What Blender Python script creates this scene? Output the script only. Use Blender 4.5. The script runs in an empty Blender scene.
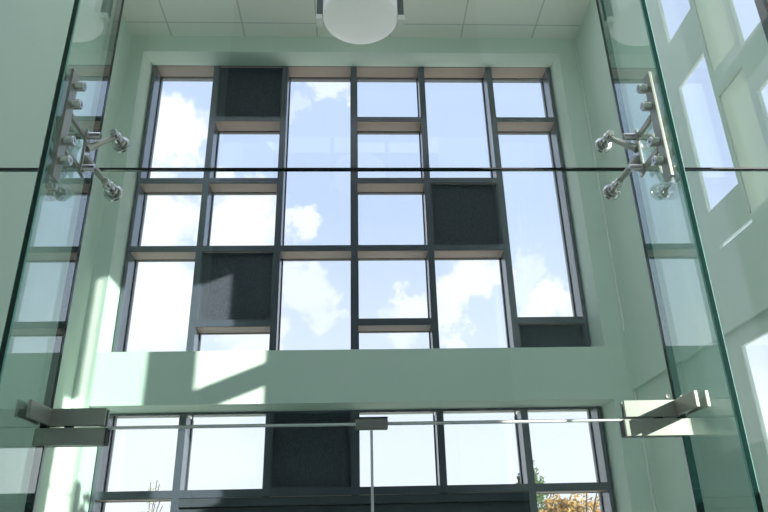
import bpy, bmesh, math, random
from mathutils import Vector, Matrix
random.seed(7)
sc = bpy.context.scene
COL = sc.collection
E = 1.65                      # eye height: all heights below are given above the eye unless noted

# ---------------------------------------------------------------- camera
F_PX = 678.659
RIGHT = Vector((0.9992, -0.0342, -0.0212)); UP = Vector((0.0056, -0.4049, 0.9144))
FWD = RIGHT.cross(UP) * -1; FWD.normalize()
UP = (UP - FWD * UP.dot(FWD)).normalized(); RIGHT = FWD.cross(UP).normalized()
cam_data = bpy.data.cameras.new('camera'); cam = bpy.data.objects.new('camera', cam_data); COL.objects.link(cam)
cam_data.sensor_width = 36.0; cam_data.lens = F_PX * 36.0 / 768.0
cam_data.clip_start = 0.02; cam_data.clip_end = 500
M = Matrix((RIGHT, UP, -FWD)).transposed().to_4x4(); M.translation = Vector((0, 0, E)); cam.matrix_world = M
sc.camera = cam

def px_dir(x, y):
    return (RIGHT * ((x - 384) / F_PX) - UP * ((y - 256) / F_PX) + FWD).normalized()

# ---------------------------------------------------------------- materials
def new_mat(name):
    m = bpy.data.materials.new(name); m.use_nodes = True
    nt = m.node_tree; nt.nodes.clear()
    out = nt.nodes.new('ShaderNodeOutputMaterial')
    return m, nt, out

def principled(name, col, rough=0.5, metal=0.0, noise=0.0, scale=20, bump=0.0, bump_scale=200, stretch=None, ior=1.5):
    m, nt, out = new_mat(name)
    b = nt.nodes.new('ShaderNodeBsdfPrincipled')
    b.inputs['Base Color'].default_value = (*col, 1); b.inputs['Roughness'].default_value = rough
    b.inputs['Metallic'].default_value = metal; b.inputs['IOR'].default_value = ior
    nt.links.new(b.outputs[0], out.inputs[0])
    tc = nt.nodes.new('ShaderNodeTexCoord'); src = tc.outputs['Object']
    if stretch:
        mp = nt.nodes.new('ShaderNodeMapping'); mp.inputs['Scale'].default_value = stretch
        nt.links.new(src, mp.inputs[0]); src = mp.outputs[0]
    if noise:
        n = nt.nodes.new('ShaderNodeTexNoise'); n.inputs['Scale'].default_value = scale; n.inputs['Detail'].default_value = 4
        nt.links.new(src, n.inputs['Vector'])
        mx = nt.nodes.new('ShaderNodeMix'); mx.data_type = 'RGBA'
        mx.inputs['A'].default_value = (*[c * (1 - noise) for c in col], 1)
        mx.inputs['B'].default_value = (*[min(1, c * (1 + noise)) for c in col], 1)
        nt.links.new(n.outputs['Fac'], mx.inputs['Factor']); nt.links.new(mx.outputs['Result'], b.inputs['Base Color'])
    if bump:
        n2 = nt.nodes.new('ShaderNodeTexNoise'); n2.inputs['Scale'].default_value = bump_scale
        nt.links.new(src, n2.inputs['Vector'])
        bp = nt.nodes.new('ShaderNodeBump'); bp.inputs['Strength'].default_value = bump; bp.inputs['Distance'].default_value = 0.002
        nt.links.new(n2.outputs['Fac'], bp.inputs['Height']); nt.links.new(bp.outputs[0], b.inputs['Normal'])
    return m

def glass_mat(name, tint, refl=1.0):
    """thin architectural glass: tinted transmission under a mirror layer that follows Schlick's law"""
    m, nt, out = new_mat(name); N = nt.nodes.new; L = nt.links.new
    geo = N('ShaderNodeNewGeometry')
    dot = N('ShaderNodeVectorMath'); dot.operation = 'DOT_PRODUCT'
    L(geo.outputs['Incoming'], dot.inputs[0]); L(geo.outputs['Normal'], dot.inputs[1])
    ab = N('ShaderNodeMath'); ab.operation = 'ABSOLUTE'; L(dot.outputs['Value'], ab.inputs[0])
    om = N('ShaderNodeMath'); om.operation = 'SUBTRACT'; om.inputs[0].default_value = 1; om.use_clamp = True; L(ab.outputs[0], om.inputs[1])
    pw = N('ShaderNodeMath'); pw.operation = 'POWER'; L(om.outputs[0], pw.inputs[0]); pw.inputs[1].default_value = 5
    ma = N('ShaderNodeMath'); ma.operation = 'MULTIPLY_ADD'; L(pw.outputs[0], ma.inputs[0])
    ma.inputs[1].default_value = 0.957 * refl; ma.inputs[2].default_value = 0.043 * refl; ma.use_clamp = True
    tr = N('ShaderNodeBsdfTransparent'); tr.inputs[0].default_value = (*tint, 1)
    gl = N('ShaderNodeBsdfGlossy'); gl.inputs['Color'].default_value = (0.97, 1.0, 0.98, 1); gl.inputs['Roughness'].default_value = 0.0
    mx = N('ShaderNodeMixShader'); L(ma.outputs[0], mx.inputs[0]); L(tr.outputs[0], mx.inputs[1]); L(gl.outputs[0], mx.inputs[2])
    L(mx.outputs[0], out.inputs[0])
    return m

def edge_mat(name, col, tr=0.35):
    m, nt, out = new_mat(name); N = nt.nodes.new; L = nt.links.new
    b = N('ShaderNodeBsdfPrincipled'); b.inputs['Base Color'].default_value = (*col, 1); b.inputs['Roughness'].default_value = 0.12
    t = N('ShaderNodeBsdfTransparent'); t.inputs[0].default_value = (col[0] * 2.2, min(1, col[1] * 2.2), min(1, col[2] * 2.2), 1)
    mx = N('ShaderNodeMixShader'); mx.inputs[0].default_value = tr
    L(b.outputs[0], mx.inputs[1]); L(t.outputs[0], mx.inputs[2]); L(mx.outputs[0], out.inputs[0])
    return m

def translucent_mat(name, col):
    m, nt, out = new_mat(name); N = nt.nodes.new; L = nt.links.new
    d = N('ShaderNodeBsdfDiffuse'); d.inputs[0].default_value = (*col, 1)
    t = N('ShaderNodeBsdfTranslucent'); t.inputs[0].default_value = (*col, 1)
    mx = N('ShaderNodeMixShader'); mx.inputs[0].default_value = 0.5
    L(d.outputs[0], mx.inputs[1]); L(t.outputs[0], mx.inputs[2]); L(mx.outputs[0], out.inputs[0])
    return m

def ceiling_mat():
    m, nt, out = new_mat('ceiling_tiles'); N = nt.nodes.new; L = nt.links.new
    b = N('ShaderNodeBsdfPrincipled'); b.inputs['Roughness'].default_value = 0.9
    L(b.outputs[0], out.inputs[0])
    geo = N('ShaderNodeNewGeometry'); sep = N('ShaderNodeSeparateXYZ'); L(geo.outputs['Position'], sep.inputs[0])
    masks = []
    for ax, off, w in (('X', -1.24, 0.016), ('Y', 5.79, 0.014)):
        a = N('ShaderNodeMath'); a.operation = 'SUBTRACT'; L(sep.outputs[ax], a.inputs[0]); a.inputs[1].default_value = (off - 0.405) * 0.824
        d = N('ShaderNodeMath'); d.operation = 'PINGPONG'
        a2 = N('ShaderNodeMath'); a2.operation = 'ADD'; L(a.outputs[0], a2.inputs[0]); a2.inputs[1].default_value = 16.2 * 0.824
        a3 = N('ShaderNodeMath'); a3.operation = 'ADD'; L(a2.outputs[0], a3.inputs[0]); a3.inputs[1].default_value = 0.0
        L(a3.outputs[0], d.inputs[0]); d.inputs[1].default_value = 0.405 * 0.824
        c = N('ShaderNodeMath'); c.operation = 'GREATER_THAN'; L(d.outputs[0], c.inputs[0]); c.inputs[1].default_value = (0.405 - w / 2) * 0.824
        masks.append(c)
    mxm = N('ShaderNodeMath'); mxm.operation = 'MAXIMUM'; L(masks[0].outputs[0], mxm.inputs[0]); L(masks[1].outputs[0], mxm.inputs[1])
    no = N('ShaderNodeTexNoise'); no.inputs['Scale'].default_value = 60; L(geo.outputs['Position'], no.inputs['Vector'])
    tile = N('ShaderNodeMix'); tile.data_type = 'RGBA'
    tile.inputs['A'].default_value = (0.90, 0.87, 0.78, 1); tile.inputs['B'].default_value = (0.97, 0.94, 0.86, 1)
    L(no.outputs['Fac'], tile.inputs['Factor'])
    mix = N('ShaderNodeMix'); mix.data_type = 'RGBA'; L(mxm.outputs[0], mix.inputs['Factor']); L(tile.outputs['Result'], mix.inputs['A'])
    mix.inputs['B'].default_value = (0.62, 0.62, 0.58, 1); L(mix.outputs['Result'], b.inputs['Base Color'])
    return m

def panel_mat():
    m, nt, out = new_mat('dark_fabric_panel'); N = nt.nodes.new; L = nt.links.new
    b = N('ShaderNodeBsdfPrincipled'); b.inputs['Roughness'].default_value = 0.75; L(b.outputs[0], out.inputs[0])
    tc = N('ShaderNodeTexCoord'); mp = N('ShaderNodeMapping'); mp.inputs['Scale'].default_value = (1, 1, 0.6)
    L(tc.outputs['Object'], mp.inputs[0])
    no = N('ShaderNodeTexNoise'); no.inputs['Scale'].default_value = 90; no.inputs['Detail'].default_value = 2; L(mp.outputs[0], no.inputs['Vector'])
    cr = N('ShaderNodeValToRGB'); cr.color_ramp.elements[0].position = 0.35; cr.color_ramp.elements[1].position = 0.7
    cr.color_ramp.elements[0].color = (0.040, 0.046, 0.062, 1); cr.color_ramp.elements[1].color = (0.066, 0.074, 0.094, 1)
    L(no.outputs['Fac'], cr.inputs[0]); L(cr.outputs[0], b.inputs['Base Color'])
    return m

MAT = dict(
    wall=principled('pale_green_plaster', (0.71, 0.81, 0.715), 0.85, noise=0.03, scale=6, bump=0.08, bump_scale=120),
    reveal=principled('window_reveal_paint', (0.71, 0.81, 0.715), 0.8),
    ceiling=ceiling_mat(),
    dark_wall=principled('dark_backdrop', (0.10, 0.095, 0.09), 0.9, noise=0.3, scale=4),
    paving=principled('grey_paving', (0.76, 0.77, 0.78), 0.85, noise=0.15, scale=3),
    ground=principled('outdoor_ground', (0.66, 0.62, 0.52), 0.95, noise=0.25, scale=0.6),
    frame=principled('anthracite_aluminium', (0.074, 0.086, 0.112), 0.22, noise=0.06, scale=8, ior=1.9),
    soffit=principled('beige_bounce_tone', (0.47, 0.35, 0.30), 0.5, noise=0.05, scale=8),  # ground light bounced onto the frame undersides, put into a beige colour
    panel=panel_mat(),
    header=principled('dark_header_paint', (0.055, 0.065, 0.08), 0.5, noise=0.1, scale=10),
    steel=principled('brushed_stainless', (0.44, 0.43, 0.385), 0.34, metal=0.6, noise=0.08, scale=40, stretch=(1, 1, 12)),
    chrome=principled('polished_steel', (0.62, 0.61, 0.59), 0.2, metal=0.85),
    silicone=principled('black_silicone', (0.015, 0.018, 0.02), 0.5),
    edge_line=principled('edge_glint_tone', (0.80, 0.82, 0.80), 0.3),  # bright sky showing in the glass edges, put into a pale colour
    bead=principled('white_trim_paint', (0.86, 0.90, 0.84), 0.5),
    fglass=glass_mat('greenish_screen_glass', (0.940, 0.964, 0.958), 0.65),
    finglass=glass_mat('green_fin_glass', (0.87, 0.945, 0.925), 2.4),
    wglass=glass_mat('window_glass', (0.915, 0.938, 0.958)),
    edge=edge_mat('green_glass_edge', (0.004, 0.022, 0.019), 0.08),
    highlight_edge=edge_mat('edge_highlight_tone', (0.20, 0.42, 0.36), 0.2),  # lighter copy of the edge colour, painting the highlight on the fin arrises
    opal=translucent_mat('pale_green_translucent_panel', (0.78, 0.83, 0.76)),  # even translucent panels, a little paler than the wall plaster
    lamp=principled('opal_lamp_bowl', (0.90, 0.87, 0.87), 0.4),
    lampmetal=principled('dark_lamp_metal', (0.10, 0.11, 0.10), 0.5, metal=0.3),
    white=principled('white_plastic', (0.85, 0.84, 0.78), 0.45),
    bark=principled('tree_bark', (0.12, 0.09, 0.06), 0.9, noise=0.3, scale=12),
    leaf_green=principled('green_leaves', (0.10, 0.15, 0.045), 0.7, noise=0.4, scale=3),
    leaf_autumn=principled('autumn_leaves', (0.42, 0.25, 0.07), 0.7, noise=0.45, scale=2.5),
    leaf_pale=principled('pale_twigs', (0.34, 0.33, 0.24), 0.8, noise=0.3, scale=3),
)

# ---------------------------------------------------------------- mesh helpers
def obj(name, bm, mat, parent=None, smooth=False, loc=None):
    me = bpy.data.meshes.new(name); bmesh.ops.recalc_face_normals(bm, faces=bm.faces); bm.to_mesh(me); bm.free()
    for m in (mat if isinstance(mat, (list, tuple)) else [mat]): me.materials.append(m)
    if smooth:
        for p in me.polygons: p.use_smooth = True
        try: me.set_sharp_from_angle(angle=math.radians(35))
        except Exception: pass
    o = bpy.data.objects.new(name, me); COL.objects.link(o)
    if parent:
        o.parent = parent; o.matrix_parent_inverse = Matrix.Translation(-parent.location)
    return o

def thing(name, label, cat, loc, group=None):
    o = bpy.data.objects.new(name, None); o.empty_display_size = 0.1; COL.objects.link(o); o.location = loc
    o['label'] = label; o['category'] = cat
    if group: o['group'] = group
    return o

def tag(o, label, cat, group=None, kind=None):
    o['label'] = label; o['category'] = cat
    if group: o['group'] = group
    if kind: o['kind'] = kind
    return o

def struct(o, label, cat):
    o['kind'] = 'structure'; o['label'] = label; o['category'] = cat
    return o

def add_box(bm, x0, x1, y0, y1, z0, z1, bevel=0.0, mi=0, edge_mi=None, face_axis=None):
    vs = [bm.verts.new((x, y, z)) for x in (x0, x1) for y in (y0, y1) for z in (z0, z1)]
    q = [(0, 1, 3, 2, 0), (4, 6, 7, 5, 0), (0, 4, 5, 1, 1), (2, 3, 7, 6, 1), (0, 2, 6, 4, 2), (1, 5, 7, 3, 2)]
    fs = []
    for a, b, c, d, ax in q:
        f = bm.faces.new((vs[a], vs[b], vs[c], vs[d])); f.material_index = mi
        if edge_mi is not None and ax != face_axis: f.material_index = edge_mi
        fs.append(f)
    if bevel:
        es = {e for f in fs for e in f.edges}
        bmesh.ops.bevel(bm, geom=list(es), offset=bevel, segments=2, affect='EDGES', profile=0.6)

def boxbm(*a, **k):
    bm = bmesh.new(); add_box(bm, *a, **k); return bm

def add_cyl(bm, p0, p1, r0, r1=None, n=20, cap=True):
    r1 = r0 if r1 is None else r1
    p0 = Vector(p0); p1 = Vector(p1); d = (p1 - p0).normalized()
    u = d.orthogonal().normalized(); v = d.cross(u)
    ra = []; rb = []
    for i in range(n):
        a = 2 * math.pi * i / n; o = u * math.cos(a) + v * math.sin(a)
        ra.append(bm.verts.new(p0 + o * r0)); rb.append(bm.verts.new(p1 + o * r1))
    for i in range(n):
        j = (i + 1) % n; bm.faces.new((ra[i], ra[j], rb[j], rb[i]))
    if cap:
        bm.faces.new(ra[::-1]); bm.faces.new(rb)

def add_lathe(bm, origin, axis, prof, n=28):
    """prof: list of (radius, distance along axis)"""
    o = Vector(origin); d = Vector(axis).normalized(); u = d.orthogonal().normalized(); v = d.cross(u)
    rings = []
    for r, h in prof:
        if r < 1e-6: rings.append([bm.verts.new(o + d * h)])
        else: rings.append([bm.verts.new(o + d * h + (u * math.cos(2 * math.pi * i / n) + v * math.sin(2 * math.pi * i / n)) * r) for i in range(n)])
    for a, b in zip(rings, rings[1:]):
        for i in range(n):
            j = (i + 1) % n
            if len(a) == 1 and len(b) == 1: continue
            if len(a) == 1: bm.faces.new((a[0], b[i], b[j]))
            elif len(b) == 1: bm.faces.new((a[i], b[0], a[j]))
            else: bm.faces.new((a[i], b[i], b[j], a[j]))

def slab(axis, p0, p1, u0, u1, w0, w1, holes):
    """a wall slab with rectangular holes; axis 'Y': u=X, w=Z;  axis 'X': u=Y, w=Z"""
    us = sorted({u0, u1} | {h for q in holes for h in q[:2]}); ws = sorted({w0, w1} | {h for q in holes for h in q[2:]})
    def solid(i, j):
        if i < 0 or j < 0 or i >= len(us) - 1 or j >= len(ws) - 1: return False
        cu = (us[i] + us[i + 1]) / 2; cw = (ws[j] + ws[j + 1]) / 2
        return not any(h[0] < cu < h[1] and h[2] < cw < h[3] for h in holes)
    bm = bmesh.new(); cache = {}
    def V(p, u, w):
        k = (p, u, w)
        if k not in cache: cache[k] = bm.verts.new((u, p, w) if axis == 'Y' else (p, u, w))
        return cache[k]
    for i in range(len(us) - 1):
        for j in range(len(ws) - 1):
            if not solid(i, j): continue
            a, b, c, d = us[i], us[i + 1], ws[j], ws[j + 1]
            bm.faces.new((V(p0, a, c), V(p0, b, c), V(p0, b, d), V(p0, a, d)))
            bm.faces.new((V(p1, a, c), V(p1, a, d), V(p1, b, d), V(p1, b, c)))
            if not solid(i - 1, j): bm.faces.new((V(p0, a, c), V(p0, a, d), V(p1, a, d), V(p1, a, c)))
            if not solid(i + 1, j): bm.faces.new((V(p0, b, c), V(p1, b, c), V(p1, b, d), V(p0, b, d)))
            if not solid(i, j - 1): bm.faces.new((V(p0, a, c), V(p1, a, c), V(p1, b, c), V(p0, b, c)))
            if not solid(i, j + 1): bm.faces.new((V(p0, a, d), V(p0, b, d), V(p1, b, d), V(p1, a, d)))
    return bm

# ---------------------------------------------------------------- the setting
K = 0.824                       # the hall is laid out at 1/K and scaled about the eye height (see fit_hall)
ZF = E - E / K                  # floor level before scaling
XL, XR = -2.49, 2.50            # side walls
YB = 6.00                       # back wall face
YW, YG = 6.33, 6.54             # window front faces, glass
ZC = 5.355 + E                  # ceiling
before_hall = None

struct(obj('floor', boxbm(-6, 6, -6, 5.6, -0.2, 0.0), MAT['paving']), 'grey paved floor of the entrance hall', 'floor')
struct(obj('ground', boxbm(-60, 60, -60, 90, -0.5, -0.21), MAT['ground']), 'outdoor ground beyond the windows', 'ground')

before_hall = set(bpy.data.objects)
UW = (-2.335, 2.285, 1.727 + E, 5.17 + E)       # upper window hole
LW = (-2.335, 2.295, -1.60 + E, 1.245 + E)       # lower window hole
LWB = LW[:3] + (1.275 + E,)                      # the outer leaf of the wall stops a little higher
struct(obj('wall_back_outer', slab('Y', 6.365, 6.75, -2.66, 2.54, ZF, ZC + 0.15, [UW[:3] + (5.33 + E,), LWB]), MAT['wall']), 'outer leaf of the wall around the deep window openings', 'wall')
bm = slab('Y', YB, 6.36, -2.66, 2.54, ZF, ZC + 0.15, [UW, LW])
for v in bm.verts:                               # the soffit of the upper window rises gently towards the glass
    if abs(v.co.z - UW[3]) < 1e-4: v.co.z = (5.137 if v.co.y < 6.1 else 5.222) + E
struct(obj('wall_back', bm, MAT['wall']), 'pale green wall with deep window openings and a plain band between them', 'wall')
struct(obj('wall_left', slab('X', -2.65, XL, -4.7, YB, ZF, 13.0, [(0.3, YB, ZC + 0.15, 13.0)]), MAT['wall']), 'plain pale green side wall left of the glass screen', 'wall')

# right wall: panes, pale translucent panels and, nearer the entrance, the openings the sun comes through
RW = {  # y0, y1, z0, z1
    3: (3.80, 4.21, 3.69, 5.0), 4: (3.79, 4.22, 2.18, 3.28), 5: (3.14, 3.395, 2.97, 4.6), 6: (3.14, 3.385, 1.95, 2.61),
    7: (3.42, 4.21, 0.10, 1.21), 8: (3.755, 4.17, 1.862, 1.912)}
OP = {9: (3.45, 3.765, 3.045, 4.7), 10: (3.44, 3.765, 1.93, 2.86)}
SUN = [(1.33, 1.545, 0.6, 3.3), (1.545, 2.085, 0.6, 4.41), (2.43, 3.0, 2.95, 4.15), (2.43, 3.0, 1.95, 2.74)]
holes = [(a, b, c + E, d + E) for a, b, c, d in list(RW.values()) + list(OP.values()) + SUN]
struct(obj('wall_right', slab('X', XR, XR + 0.03, -5.0, YB, ZF, 13.0, holes), MAT['wall']), 'pale green side wall with scattered windows right of the glass screen', 'wall')
struct(obj('wall_sun_block', boxbm(XR + 0.03, XR + 1.9, 3.04, 3.12, ZF, 9.0), MAT['wall']), 'unseen outdoor wall added to block the sun at the right windows', 'wall')  # added out of view to keep the sun off the right windows
struct(obj('wall_backdrop', boxbm(-2.65, 2.53, -4.9, -4.7, ZF, 13.0), MAT['dark_wall']), 'unseen dark wall added behind the viewer to darken the glass reflections', 'wall')  # added out of view so the screen glass mirrors something dark
# raised band on the right wall and a thin white strip in the corner
struct(obj('trim_1', slab('X', XR - 0.03, XR, 3.06, YB, 1.32 + E, 1.86 + E, []), MAT['wall']), 'raised pale green band along the right wall', 'trim')
struct(obj('trim_6', boxbm(XR - 0.03, XR - 0.001, 3.06, 3.125, 1.9 + E, 8.5), MAT['frame']), 'dark upright bar on the right wall at the upper right picture corner', 'trim')
struct(obj('trim_2', boxbm(XR - 0.022, XR - 0.002, YB - 0.022, YB - 0.002, ZF, ZC, bevel=0.004), MAT['bead']), 'thin white strip in the right back corner', 'trim')
struct(obj('ceiling', boxbm(XL, XR, 5.1, YB, ZC, ZC + 0.15), MAT['ceiling']), 'off-white tiled ceiling above the tall window', 'ceiling')

wtxt = {3: 'clear pane high up in the right wall, nearest the ceiling', 4: 'tall clear pane in the right wall beside the glass fin',
        5: 'clear pane high in the right wall by the right picture edge', 6: 'small clear pane in the right wall at the picture edge',
        7: 'low wide clear pane in the right wall under the raised band', 8: 'narrow bright slit window in the right wall',
        9: 'upper pale green translucent panel in the right wall', 10: 'lower pale green translucent panel in the right wall'}
for n, (a, b, c, d) in list(RW.items()) + list(OP.items()):
    c += E; d += E
    w = bpy.data.objects.new('window_%d' % n, None); COL.objects.link(w); w.location = (XR + 0.1, (a + b) / 2, c)
    struct(w, wtxt[n], 'window')
    t = 0.008 if (d - c) > 0.2 else 0.003
    fb = slab('X', XR + 0.002, XR + 0.029, a, b, c, d, [(a + t, b - t, c + t, d - t)])
    obj('frame', fb, MAT['bead'], w)
    y0, y1, z0, z1 = a + t, b - t, c + t, d - t
    if n in OP: obj('pane', slab('X', XR + 0.012, XR + 0.02, y0, y1, z0, z1, []), MAT['opal'], w)
    else: obj('pane', slab('X', XR + 0.012, XR + 0.02, y0, y1, z0, z1, []), MAT['wglass'], w)

# ---------------------------------------------------------------- the two windows in the back wall
MX = [-1.597, -0.812, -0.0255, 0.7605, 1.5505]     # mullion centres
MW = 0.066
def cols(left, right):
    xs = [left] + MX + [right]
    return [(xs[i] + (MW / 2 if i else 0), xs[i + 1] - (MW / 2 if i < 5 else 0)) for i in range(6)]

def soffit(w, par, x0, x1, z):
    o = obj('bounce_tone_strip', boxbm(x0 + 0.001, x1 - 0.001, YW + 0.012, YG - 0.013, z - 0.004, z - 0.0002), MAT['soffit'])  # added strip that carries the bounced light as colour
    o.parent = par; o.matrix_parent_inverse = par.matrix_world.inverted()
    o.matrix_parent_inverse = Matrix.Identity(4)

def build_window(name, label, left, right, ztop, zbot, bays, mull_z, frame_front):
    w = bpy.data.objects.new(name, None); COL.objects.link(w); w.location = (0, YW, zbot); struct(w, label, 'window')
    bm = bmesh.new()
    add_box(bm, left, left + 0.034, YW, YG + 0.08, zbot, ztop); add_box(bm, right - 0.034, right, YW, YG + 0.08, zbot, ztop)
    add_box(bm, left + 0.034, right - 0.034, YW + frame_front, (YG + 0.08) if name == 'window_1' else YW + 0.03, *((ztop, ztop + 0.06) if name == 'window_1' else (ztop - 0.04, ztop - 0.018)))
    add_box(bm, left + 0.034, right - 0.034, YW, YG + 0.08, zbot - 0.03, zbot + 0.035)
    obj('frame', bm, MAT['frame'], w)
    for x, (z0, z1) in zip(MX, mull_z):
        bm = bmesh.new()
        add_box(bm, x - MW / 2, x + MW / 2, YW, YG + 0.08, z0, z1)
        obj('mullion', bm, MAT['frame'], w)
    cs = cols(left + 0.034, right - 0.034)
    for x0, x1 in cs if name == 'window_1' else []: obj('bounce_tone_strip', boxbm(x0 + 0.001, x1 - 0.001, YW + 0.012, YG - 0.013, ztop - 0.004, ztop - 0.0002), MAT['soffit'], w)
    for (x0, x1), cells in zip(cs, bays):
        for k, (kind, z1, z0) in enumerate(cells):
            if kind == 'glass':
                obj('pane', boxbm(x0, x1, YG, YG + 0.012, z0, z1), MAT['wglass'], w)
                # slim bead that holds the pane
                bm = slab('Y', YG - 0.012, YG + 0.02, x0, x1, z0, z1, [(x0 + 0.008, x1 - 0.008, z0 + 0.008, z1 - 0.008)])
                obj('glazing_bead', bm, MAT['silicone'], w)
            elif kind == 'panel':
                bm = bmesh.new(); add_box(bm, x0, x1, YW + 0.055, YW + 0.09, z0, z1)
                obj('infill_panel', bm, MAT['panel'], w)
                obj('panel_frame', slab('Y', YW + 0.03, YW + 0.055, x0, x1, z0, z1, [(x0 + 0.014, x1 - 0.012, z0 + 0.012, z1 - 0.012)]), MAT['frame'], w)
            elif kind == 'bar':
                tr_ = obj('transom', boxbm(x0, x1, YW + 0.001, YG + 0.06, z0, z1), MAT['frame'], w)
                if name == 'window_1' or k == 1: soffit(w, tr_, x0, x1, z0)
    return w

T1 = (4.510, 4.454); T2 = (3.722, 3.660); T3 = (2.927, 2.865); T4 = (2.133, 2.066)
TOP, BOT = 5.215, 1.76
def seq(bars, kinds, top, bot):
    out = []; z = top
    for b, k in zip(bars, kinds):
        out.append((k, z + E, b[0] + E)); out.append(('bar', b[0] + E, b[1] + E)); z = b[1]
    out.append((kinds[-1], z + E, bot + E)); return out
up_bays = [
    seq([T2, T3], ['glass', 'glass', 'glass'], TOP, BOT),
    seq([T1, T2, T3, T4], ['panel', 'glass', 'glass', 'panel', 'glass'], TOP, BOT),
    seq([T3], ['glass', 'glass'], TOP, BOT),
    seq([T1, T2, T3, T4], ['glass'] * 5, TOP, BOT),
    seq([T2, T3], ['glass', 'panel', 'glass'], TOP, BOT),
    seq([T1, T4], ['glass', 'glass', 'panel'], TOP, BOT)]
build_window('window_1', 'tall upper window of clear panes and dark infill panels under the ceiling', -2.322, 2.272, TOP + E, 1.73 + E, up_bays, [(1.73 + E, TOP + 0.05 + E)] * 5, 0.0)

LT = (0.566, 0.500); LTOP = 1.258
low_bays = [
    seq([LT], ['glass', 'glass'], LTOP, -1.6),
    seq([LT], ['glass', 'none'], LTOP, -1.6), seq([LT], ['panel', 'none'], LTOP, -1.6),
    seq([LT], ['glass', 'none'], LTOP, -1.6), seq([LT], ['glass', 'none'], LTOP, -1.6),
    seq([LT], ['glass', 'glass'], LTOP, -1.6)]
zm = 1.2175 + E
zl = [(-1.6 + E, zm), (LT[1] + E, zm), (LT[1] + E, zm), (LT[1] + E, zm), (-1.6 + E, zm)]
build_window('window_2', 'lower window row of bright panes above the dark doorway', -2.322, 2.272, LTOP + E, -1.6 + E, low_bays, zl, 0.0)
# dark doorway under the lower window: header box, reveal boards and two closed leaves
d = bpy.data.objects.new('door_3', None); COL.objects.link(d); d.location = (0, YW, 0); struct(d, 'dark doorway under the middle of the lower window', 'door')
x0, x1 = MX[0] + MW / 2, MX[4] - MW / 2
obj('header', boxbm(x0, x1, YW + 0.012, YG + 0.1, 0.425 + E, 0.499 + E, bevel=0.003), MAT['header'], d)
obj('header', boxbm(x0, x1, YW + 0.05, YG + 0.1, 0.33 + E, 0.417 + E, bevel=0.003), MAT['header'], d)
obj('door_leaf', boxbm(x0, -0.03, YW + 0.1, YW + 0.15, ZF + 0.01, 0.33 + E), MAT['header'], d)
obj('door_leaf', boxbm(-0.02, x1, YW + 0.1, YW + 0.15, ZF + 0.01, 0.33 + E), MAT['header'], d)

def fit_hall():
    eye = Vector((0, 0, E)); new = [o for o in bpy.data.objects if o not in before_hall]
    for o in new:
        if o.type == 'EMPTY': o.location = eye + (o.location - eye) * K
    for o in new:
        if o.type != 'MESH': continue
        for v in o.data.vertices: v.co = eye + (v.co - eye) * K
        if o.parent and o.parent.type == 'EMPTY': o.matrix_parent_inverse = Matrix.Translation(-o.parent.location)
fit_hall()
XL *= K; XR *= K

# ---------------------------------------------------------------- the frameless glass screen
YS = 2.50; TH = 0.008
FXL, FXR = -1.115, 1.195         # fin planes
ZJ = 1.51 + E; ZD = 0.440 + E; ZT = 4.6 + E
def pane(name, label, x0, x1, z0, z1, door=False):
    o = obj(name, boxbm(x0, x1, YS - TH, YS + TH, z0, z1, edge_mi=1, face_axis=1), [MAT['fglass'], MAT['edge_line' if door else 'edge']])
    if door: struct(o, label, 'door')
    else: tag(o, label, 'glass sheet', 'panes of the frameless glass screen')
    return o
pane('glass_sheet', 'tall clear upper panel of the screen, between the two fins', FXL + 0.013, FXR - 0.013, ZJ + 0.005, ZT)
pane('glass_sheet', 'clear panel between the fins, under the dark joint and above the doors', FXL + 0.013, FXR - 0.013, ZD + 0.005, ZJ - 0.005)
pane('glass_sheet', 'clear upper panel of the screen left of the left fin', XL + 0.005, FXL - 0.013, ZJ + 0.005, ZT)
pane('glass_sheet', 'clear lower panel of the screen left of the left fin', XL + 0.005, FXL - 0.013, 0.01, ZJ - 0.005)
pane('glass_sheet', 'clear upper panel of the screen right of the right fin', FXR + 0.013, XR - 0.005, ZJ + 0.005, ZT)
pane('glass_sheet', 'clear lower panel of the screen right of the right fin', FXR + 0.013, XR - 0.035, 0.01, ZJ - 0.005)
pane('door_1', 'left clear frameless glass door leaf below the thin top gap', FXL + 0.013, 0.044, 0.015, ZD - 0.005, True)
pane('door_2', 'right clear frameless glass door leaf below the thin top gap', 0.054, FXR - 0.013, 0.015, ZD - 0.005, True)
struct(obj('trim_3', boxbm(XL + 0.005, XR - 0.005, YS - 0.0095, YS + 0.0095, ZJ - 0.0018, ZJ + 0.0032), MAT['silicone']), 'thin black horizontal joint across the glass screen', 'trim')
struct(obj('trim_4', boxbm(-0.89, 0.985, YS - 0.007, YS + 0.007, ZD - 0.003, ZD + 0.003), MAT['edge_line']), 'thin pale strip added as the bright edge line along the top of the glass doors', 'trim')
struct(obj('trim_5', boxbm(0.0445, 0.0535, YS - 0.006, YS + 0.006, 0.02, ZD - 0.022), MAT['edge_line']), 'thin pale upright strip between the two glass doors', 'trim')

for X, side in ((FXL, 'left'), (FXR, 'right')):
    f = thing('glass_fin', 'upright green glass fin on the %s, braced against the screen' % side, 'glass fin', (X, 2.3, 0.0), 'glass fins')
    bm = boxbm(X - 0.0125, X + 0.0125, 2.112, 2.484, 0.01, ZT, edge_mi=1, face_axis=0)
    ar = bmesh.ops.bevel(bm, geom=[e for e in bm.edges if abs(e.verts[0].co.z - e.verts[1].co.z) > 1 and e.verts[0].co.y < 2.2], offset=0.004, segments=1, affect='EDGES')
    for fc in ar['faces']: fc.material_index = 2          # polished arrises, their highlight painted as a lighter colour
    obj('blade', bm, [MAT['finglass'], MAT['edge'], MAT['highlight_edge']], f)
    obj('silicone_joint', boxbm(X - 0.0125, X + 0.0125, 2.4845, YS + 0.0085, 0.01, ZT), MAT['silicone'], f)

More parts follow.
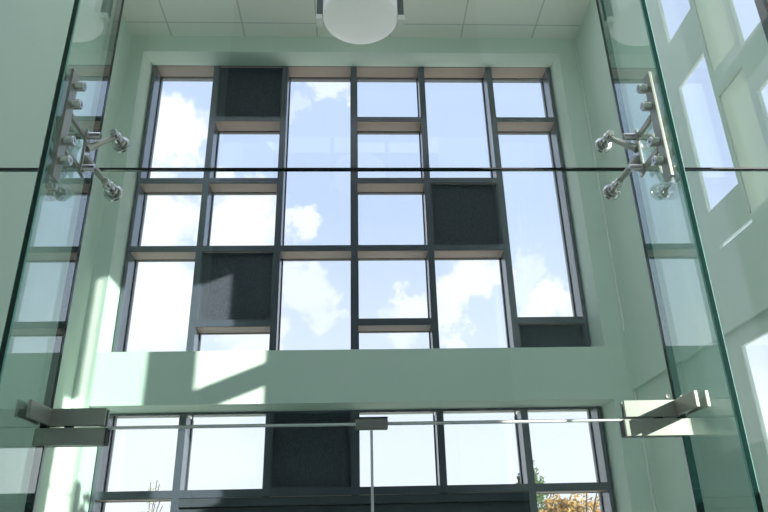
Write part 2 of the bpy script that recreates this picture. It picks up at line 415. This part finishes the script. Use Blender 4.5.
# ---------------------------------------------------------------- spider fittings
def spider(X, side):
    s = thing('spider_fitting', 'steel four-armed spider fitting with bolts on the %s glass fin' % side, 'spider fitting', (X, 2.33, ZJ), 'spider fittings')
    for sg in (-1, 1):
        a, b = sorted((X + sg * 0.0135, X + sg * 0.0255))
        obj('splice_plate', boxbm(a, b, 2.150, 2.205, 1.275 + E, 1.755 + E, bevel=0.002), MAT['steel'], s)
        for z in (1.69, 1.605, 1.44, 1.355):
            bm = bmesh.new(); x = X + sg * 0.0255; q = 1.0 if sg * X < 0 else 0.35
            add_lathe(bm, (x, 2.178, z + E), (sg, 0, 0), [(0, 0), (0.014, 0), (0.014, 0.008 * q), (0.020, 0.010 * q), (0.020, 0.036 * q), (0.017, 0.040 * q), (0.007, 0.040 * q), (0.006, 0.034 * q), (0, 0.034 * q)], 24)
            obj('bolt', bm, MAT['chrome'], s, True)
        a, b = sorted((X + sg * 0.028, X + sg * 0.040))
        bm = bmesh.new(); add_box(bm, a, b, 2.325, 2.365, 1.39 + E, 1.60 + E, bevel=0.003)
        obj('hub_plate', bm, MAT['chrome'], s)
    for z in (1.575, 1.425):
        bm = bmesh.new()
        add_lathe(bm, (X - 0.085, 2.345, z + E), (1, 0, 0), [(0, 0), (0.013, 0), (0.015, 0.003), (0.015, 0.167), (0.013, 0.17), (0, 0.17)], 24)
        obj('pin', bm, MAT['chrome'], s, True)
    for z in (1.575, 1.425):
        for sg in (-1, 1):
            obj('bracket', boxbm(*sorted((X + sg * 0.0135, X + sg * 0.027)), 2.206, 2.36, z - 0.011 + E, z + 0.011 + E, bevel=0.002), MAT['steel'], s)
    for sx in (-1, 1):
        for sz in (-1, 1):
            p0 = Vector((X + sx * 0.036, 2.35, 1.497 + sz * 0.02 + E)); p1 = Vector((X + sx * 0.114, 2.425, 1.508 + sz * 0.117 + E))
            bm = bmesh.new(); add_cyl(bm, p0, p1, 0.017, 0.010, 20)
            obj('arm', bm, MAT['steel'], s, True)
            bm = bmesh.new(); q = Vector((p1.x, 0, p1.z))
            add_lathe(bm, (q.x, YS - TH, q.z), (0, -1, 0), [(0, 0.0), (0.037, 0.0), (0.037, 0.011), (0.030, 0.017), (0.023, 0.018), (0.023, 0.036), (0.016, 0.038),
                (0.013, 0.040), (0.013, 0.048), (0.022, 0.050), (0.022, 0.070), (0.018, 0.073), (0.016, 0.075), (0.016, 0.100), (0.012, 0.104), (0, 0.104)], 28)
            obj('glass_bolt', bm, MAT['chrome'], s, True)
spider(FXL, 'left'); spider(FXR, 'right')

# ---------------------------------------------------------------- patch fittings
def patch(X, sg, side, extra):
    """sg: +1 towards the middle on the left fitting"""
    p = thing('patch_fitting', extra, 'patch fitting', (X, YS, ZD), 'corner patch fittings of the glass doors')
    def X2(a, b): return sorted((X + sg * a, X + sg * b))
    for s_ in (-1, 1):
        y = sorted((YS + s_ * (TH + 0.0005), YS + s_ * (TH + 0.014)))
        a, b = X2(0.012, 0.214); obj('upper_plate', boxbm(a, b, *y, 0.4465 + E, 0.508 + E, bevel=0.002), MAT['steel'], p)
        a, b = X2(-0.025, 0.222); obj('lower_plate', boxbm(a, b, *y, 0.378 + E, 0.4395 + E, bevel=0.002), MAT['steel'], p)
    for k in (-1, 1):
        a, b = sorted((X + k * 0.0135, X + k * 0.0255))
        obj('fin_bracket', boxbm(a, b, 2.315, 2.476, 0.449 + E, 0.506 + E, bevel=0.002), MAT['steel'], p)
    bm = bmesh.new(); a, b = X2(0.075, 0.095); add_box(bm, a, b, YS - 0.018, YS + 0.018, 0.4396 + E, 0.4464 + E)
    obj('pivot_block', bm, MAT['silicone'], p)
    bm = bmesh.new(); a, b = X2(0.2225, 0.2255); add_box(bm, a, b, YS - 0.021, YS + 0.021, 0.380 + E, 0.4375 + E)
    obj('end_cap', bm, MAT['silicone'], p)
    return p
patch(FXL, 1, 'left', 'shaded steel corner patch fitting on the left fin above the door')
pr = patch(FXR, -1, 'right', 'bright sunlit steel corner patch fitting on the right fin above the door')
bm = bmesh.new(); add_lathe(bm, (1.153, YS - TH, 0.522 + E), (0, -1, 0), [(0, 0), (0.009, 0), (0.009, 0.006), (0.006, 0.008), (0.003, 0.006), (0, 0.006)], 20)
tag(obj('round_cap', bm, MAT['steel'], None, True), 'small round steel cap on the glass above the right patch fitting', 'cap')
k = thing('lock_keeper', 'small steel lock keeper over the meeting edges of the two doors', 'lock', (0.05, YS, ZD))
for s_ in (-1, 1):
    y = sorted((YS + s_ * (TH + 0.0005), YS + s_ * (TH + 0.016)))
    obj('cover_plate', boxbm(-0.008, 0.108, *y, 0.421 + E, 0.456 + E, bevel=0.002), MAT['steel'], k)
obj('top_cap', boxbm(-0.008, 0.108, YS - 0.026, YS - TH - 0.001, 0.4562 + E, 0.4605 + E), MAT['silicone'], k)

# ---------------------------------------------------------------- hanging lamp
LX, LY, LZ = 0.037, 4.10, 3.93 + E
l = thing('pendant_lamp', 'round opal bowl lamp hanging in a dark yoke below the ceiling', 'lamp', (LX, LY, LZ))
R_ = 0.292
prof = [(R_ * math.sin(t * math.pi / 2 / 12), -0.075 - 0.075 * math.cos(t * math.pi / 2 / 12)) for t in range(13)]
prof += [(R_, 0.10), (R_ * 0.97, 0.14), (R_ * 0.9, 0.17), (0, 0.17)]
bm = bmesh.new(); add_lathe(bm, (LX, LY, LZ), (0, 0, 1), prof, 64); obj('bowl', bm, MAT['lamp'], l, True)
bm = bmesh.new()
for sg in (-1, 1): add_box(bm, *sorted((LX + sg * 0.296, LX + sg * 0.338)), LY - 0.04, LY + 0.04, LZ - 0.085, LZ + 0.60)
add_box(bm, LX - 0.338, LX + 0.338, LY - 0.04, LY + 0.04, LZ + 0.60, LZ + 0.64)
obj('yoke', bm, MAT['lampmetal'], l)
for sg in (-1, 1):
    obj('pivot_cap', boxbm(*sorted((LX + sg * 0.293, LX + sg * 0.345)), LY - 0.045, LY + 0.045, LZ - 0.135, LZ - 0.085, bevel=0.004), MAT['white'], l)
bm = bmesh.new(); add_cyl(bm, (LX, LY, LZ + 0.64), (LX, LY, E + (ZC - E) * K - 0.001), 0.015); obj('rod', bm, MAT['lampmetal'], l, True)

MAT['lamp'].node_tree.nodes['Principled BSDF'].inputs['Emission Color'].default_value = (1.0, 0.93, 0.93, 1)
MAT['lamp'].node_tree.nodes['Principled BSDF'].inputs['Emission Strength'].default_value = 0.13

# ---------------------------------------------------------------- trees outside
def tree(name, label, x, y, height, crowns, leaf, mat, n, lsize, trunk_r=0.12, seed=1):
    rnd = random.Random(seed)
    t = thing(name, label, 'tree', (x, y, -0.2), 'trees beyond the lower window')
    bm = bmesh.new(); add_cyl(bm, (x, y, -0.2), (x, y, height * 0.75), trunk_r, trunk_r * 0.45, 12)
    for cx, cz, rx, rz in crowns:
        for _ in range(6):
            a = rnd.uniform(0, 6.28); q = (x + cx + math.cos(a) * rx * 0.7, y + math.sin(a) * rx * 0.6, cz + rnd.uniform(-.5, .8) * rz)
            add_cyl(bm, (x, y, min(height * 0.7, max(0.5, cz - rz * 0.6))), q, trunk_r * 0.3, 0.012, 6)
    obj('trunk', bm, MAT['bark'], t)
    bm = bmesh.new()
    for cx, cz, rx, rz in crowns:
        for _ in range(n):
            while True:
                v = Vector((rnd.uniform(-1, 1), rnd.uniform(-1, 1), rnd.uniform(-1, 1)))
                if v.length <= 1: break
            r = v.length; v = v * (0.75 + 0.25 * math.sin(v.x * 9 + cz) * math.cos(v.z * 8 + cx * 3))
            p = Vector((x + cx + v.x * rx, y + v.y * rx * 0.8, cz + v.z * rz))
            u = Vector((rnd.gauss(0, 1), rnd.gauss(0, 1), rnd.gauss(0, 1))).normalized(); w = u.orthogonal().normalized()
            s = lsize * rnd.uniform(0.6, 1.3)
            vs = [bm.verts.new(p + u * s), bm.verts.new(p + w * s * 0.45), bm.verts.new(p - u * s * 0.7), bm.verts.new(p - w * s * 0.45)]
            bm.faces.new(vs)
    obj('foliage', bm, mat, t)
tree('green_tree', 'dark green pointed tree behind the autumn tree, right of the doorway', 3.98, 16.5, 3.2,
     [(0, 2.4, 0.75, 0.9), (0.02, 3.05, 0.42, 0.55), (0, 3.5, 0.16, 0.28)], None, MAT['leaf_green'], 1500, 0.055, seed=3)
tree('autumn_tree', 'yellow-brown autumn tree outside, right of the doorway', 4.75, 15.2, 2.5,
     [(0, 2.25, 0.95, 0.72), (0.55, 1.9, 0.6, 0.55), (-0.5, 2.3, 0.55, 0.6)], None, MAT['leaf_autumn'], 2600, 0.05, seed=5)
tree('sparse_tree', 'sparse thin-branched tree outside the lower left panes', -4.55, 16.0, 3.0,
     [(0.1, 2.45, 0.6, 0.45), (0.05, 3.0, 0.22, 0.4)], None, MAT['leaf_pale'], 110, 0.035, 0.035, seed=8)

# ---------------------------------------------------------------- sky and sun
w = bpy.data.worlds.new('sky'); sc.world = w; w.use_nodes = True; nt = w.node_tree; nt.nodes.clear(); N = nt.nodes.new; L = nt.links.new
out = N('ShaderNodeOutputWorld'); bg = N('ShaderNodeBackground'); L(bg.outputs[0], out.inputs[0]); bg.inputs[1].default_value = 1.0
tc = N('ShaderNodeTexCoord')
n1 = N('ShaderNodeTexNoise'); n1.inputs['Scale'].default_value = 13; n1.inputs['Detail'].default_value = 9; n1.inputs['Roughness'].default_value = 0.62; L(tc.outputs['Generated'], n1.inputs['Vector'])
sub = N('ShaderNodeVectorMath'); sub.operation = 'SUBTRACT'; L(n1.outputs['Color'], sub.inputs[0]); sub.inputs[1].default_value = (.5, .5, .5)
scl = N('ShaderNodeVectorMath'); scl.operation = 'SCALE'; L(sub.outputs[0], scl.inputs[0]); scl.inputs['Scale'].default_value = 0.17
dd = N('ShaderNodeVectorMath'); dd.operation = 'ADD'; L(tc.outputs['Generated'], dd.inputs[0]); L(scl.outputs[0], dd.inputs[1])
blobs = [(172, 135, 40, 1), (160, 215, 45, 1), (155, 300, 55, 1), (240, 225, 48, 1), (225, 178, 14, .8), (302, 222, 24, .95), (330, 88, 20, .7), (300, 110, 14, .35),
         (308, 292, 32, .75), (330, 310, 18, .6), (410, 306, 24, .9), (395, 330, 22, .6), (470, 288, 27, .95), (450, 312, 20, .9), (460, 340, 20, .8), (486, 270, 18, .85),
         (548, 298, 26, .95), (520, 270, 24, .5), (575, 300, 20, .7), (250, 345, 40, .8), (200, 440, 60, .4)]
prev = None
for x, y, r, amp in blobs:
    dv = px_dir(x, y)
    di = N('ShaderNodeVectorMath'); di.operation = 'DISTANCE'; L(dd.outputs[0], di.inputs[0]); di.inputs[1].default_value = dv
    mr = N('ShaderNodeMapRange'); mr.interpolation_type = 'SMOOTHSTEP'; L(di.outputs['Value'], mr.inputs['Value'])
    rr = r / F_PX
    mr.inputs['From Min'].default_value = rr * 1.12; mr.inputs['From Max'].default_value = rr * 0.68
    mr.inputs['To Min'].default_value = 0; mr.inputs['To Max'].default_value = amp
    if prev is None: prev = mr.outputs[0]
    else:
        mm = N('ShaderNodeMath'); mm.operation = 'MAXIMUM'; L(prev, mm.inputs[0]); L(mr.outputs[0], mm.inputs[1]); prev = mm.outputs[0]
# broken cloud elsewhere in the sky
n2 = N('ShaderNodeTexNoise'); n2.inputs['Scale'].default_value = 3.2; n2.inputs['Detail'].default_value = 7; L(tc.outputs['Generated'], n2.inputs['Vector'])
mr2 = N('ShaderNodeMapRange'); mr2.interpolation_type = 'SMOOTHSTEP'; L(n2.outputs['Fac'], mr2.inputs['Value']); mr2.inputs['From Min'].default_value = 0.46; mr2.inputs['From Max'].default_value = 0.66
dc = N('ShaderNodeVectorMath'); dc.operation = 'DISTANCE'; L(tc.outputs['Generated'], dc.inputs[0]); dc.inputs[1].default_value = px_dir(360, 230)
mr3 = N('ShaderNodeMapRange'); L(dc.outputs['Value'], mr3.inputs['Value']); mr3.inputs['From Min'].default_value = 0.38; mr3.inputs['From Max'].default_value = 0.55
mu = N('ShaderNodeMath'); mu.operation = 'MULTIPLY'; L(mr2.outputs[0], mu.inputs[0]); L(mr3.outputs[0], mu.inputs[1])
mm = N('ShaderNodeMath'); mm.operation = 'MAXIMUM'; L(prev, mm.inputs[0]); L(mu.outputs[0], mm.inputs[1]); cloud = mm.outputs[0]
sep = N('ShaderNodeSeparateXYZ'); L(tc.outputs['Generated'], sep.inputs[0])
el = N('ShaderNodeMapRange'); L(sep.outputs['Z'], el.inputs['Value']); el.inputs['From Min'].default_value = 0.0; el.inputs['From Max'].default_value = 0.75; el.inputs['To Min'].default_value = 0; el.inputs['To Max'].default_value = 1
ramp = N('ShaderNodeValToRGB'); L(el.outputs[0], ramp.inputs[0])
ramp.color_ramp.elements[0].position = 0.18; ramp.color_ramp.elements[0].color = (1.12, 1.14, 1.24, 1)
ramp.color_ramp.elements[1].position = 0.62; ramp.color_ramp.elements[1].color = (0.735, 0.845, 1.12, 1)
mix = N('ShaderNodeMix'); mix.data_type = 'RGBA'; L(cloud, mix.inputs['Factor']); L(ramp.outputs[0], mix.inputs['A']); mix.inputs['B'].default_value = (1.28, 1.25, 1.25, 1)
L(mix.outputs['Result'], bg.inputs[0])

sd = bpy.data.lights.new('sun', 'SUN'); so = bpy.data.objects.new('sun', sd); COL.objects.link(so)
sd.energy = 9.5; sd.angle = math.radians(0.53); sd.color = (1.0, 0.97, 0.90)
so.rotation_euler = Vector((1.0, -0.9, 0.4)).to_track_quat('Z', 'Y').to_euler(); so.location = (8, -7, 6)

# ---------------------------------------------------------------- view
vs = sc.view_settings; vs.view_transform = 'Standard'; vs.look = 'None'; vs.gamma = 1.0; vs.exposure = 0.27; vs.use_curve_mapping = False
cy = sc.cycles; cy.transparent_max_bounces = 64; cy.max_bounces = 16; cy.diffuse_bounces = 6; cy.glossy_bounces = 8; cy.sample_clamp_indirect = 6.0
cy.use_denoising = True
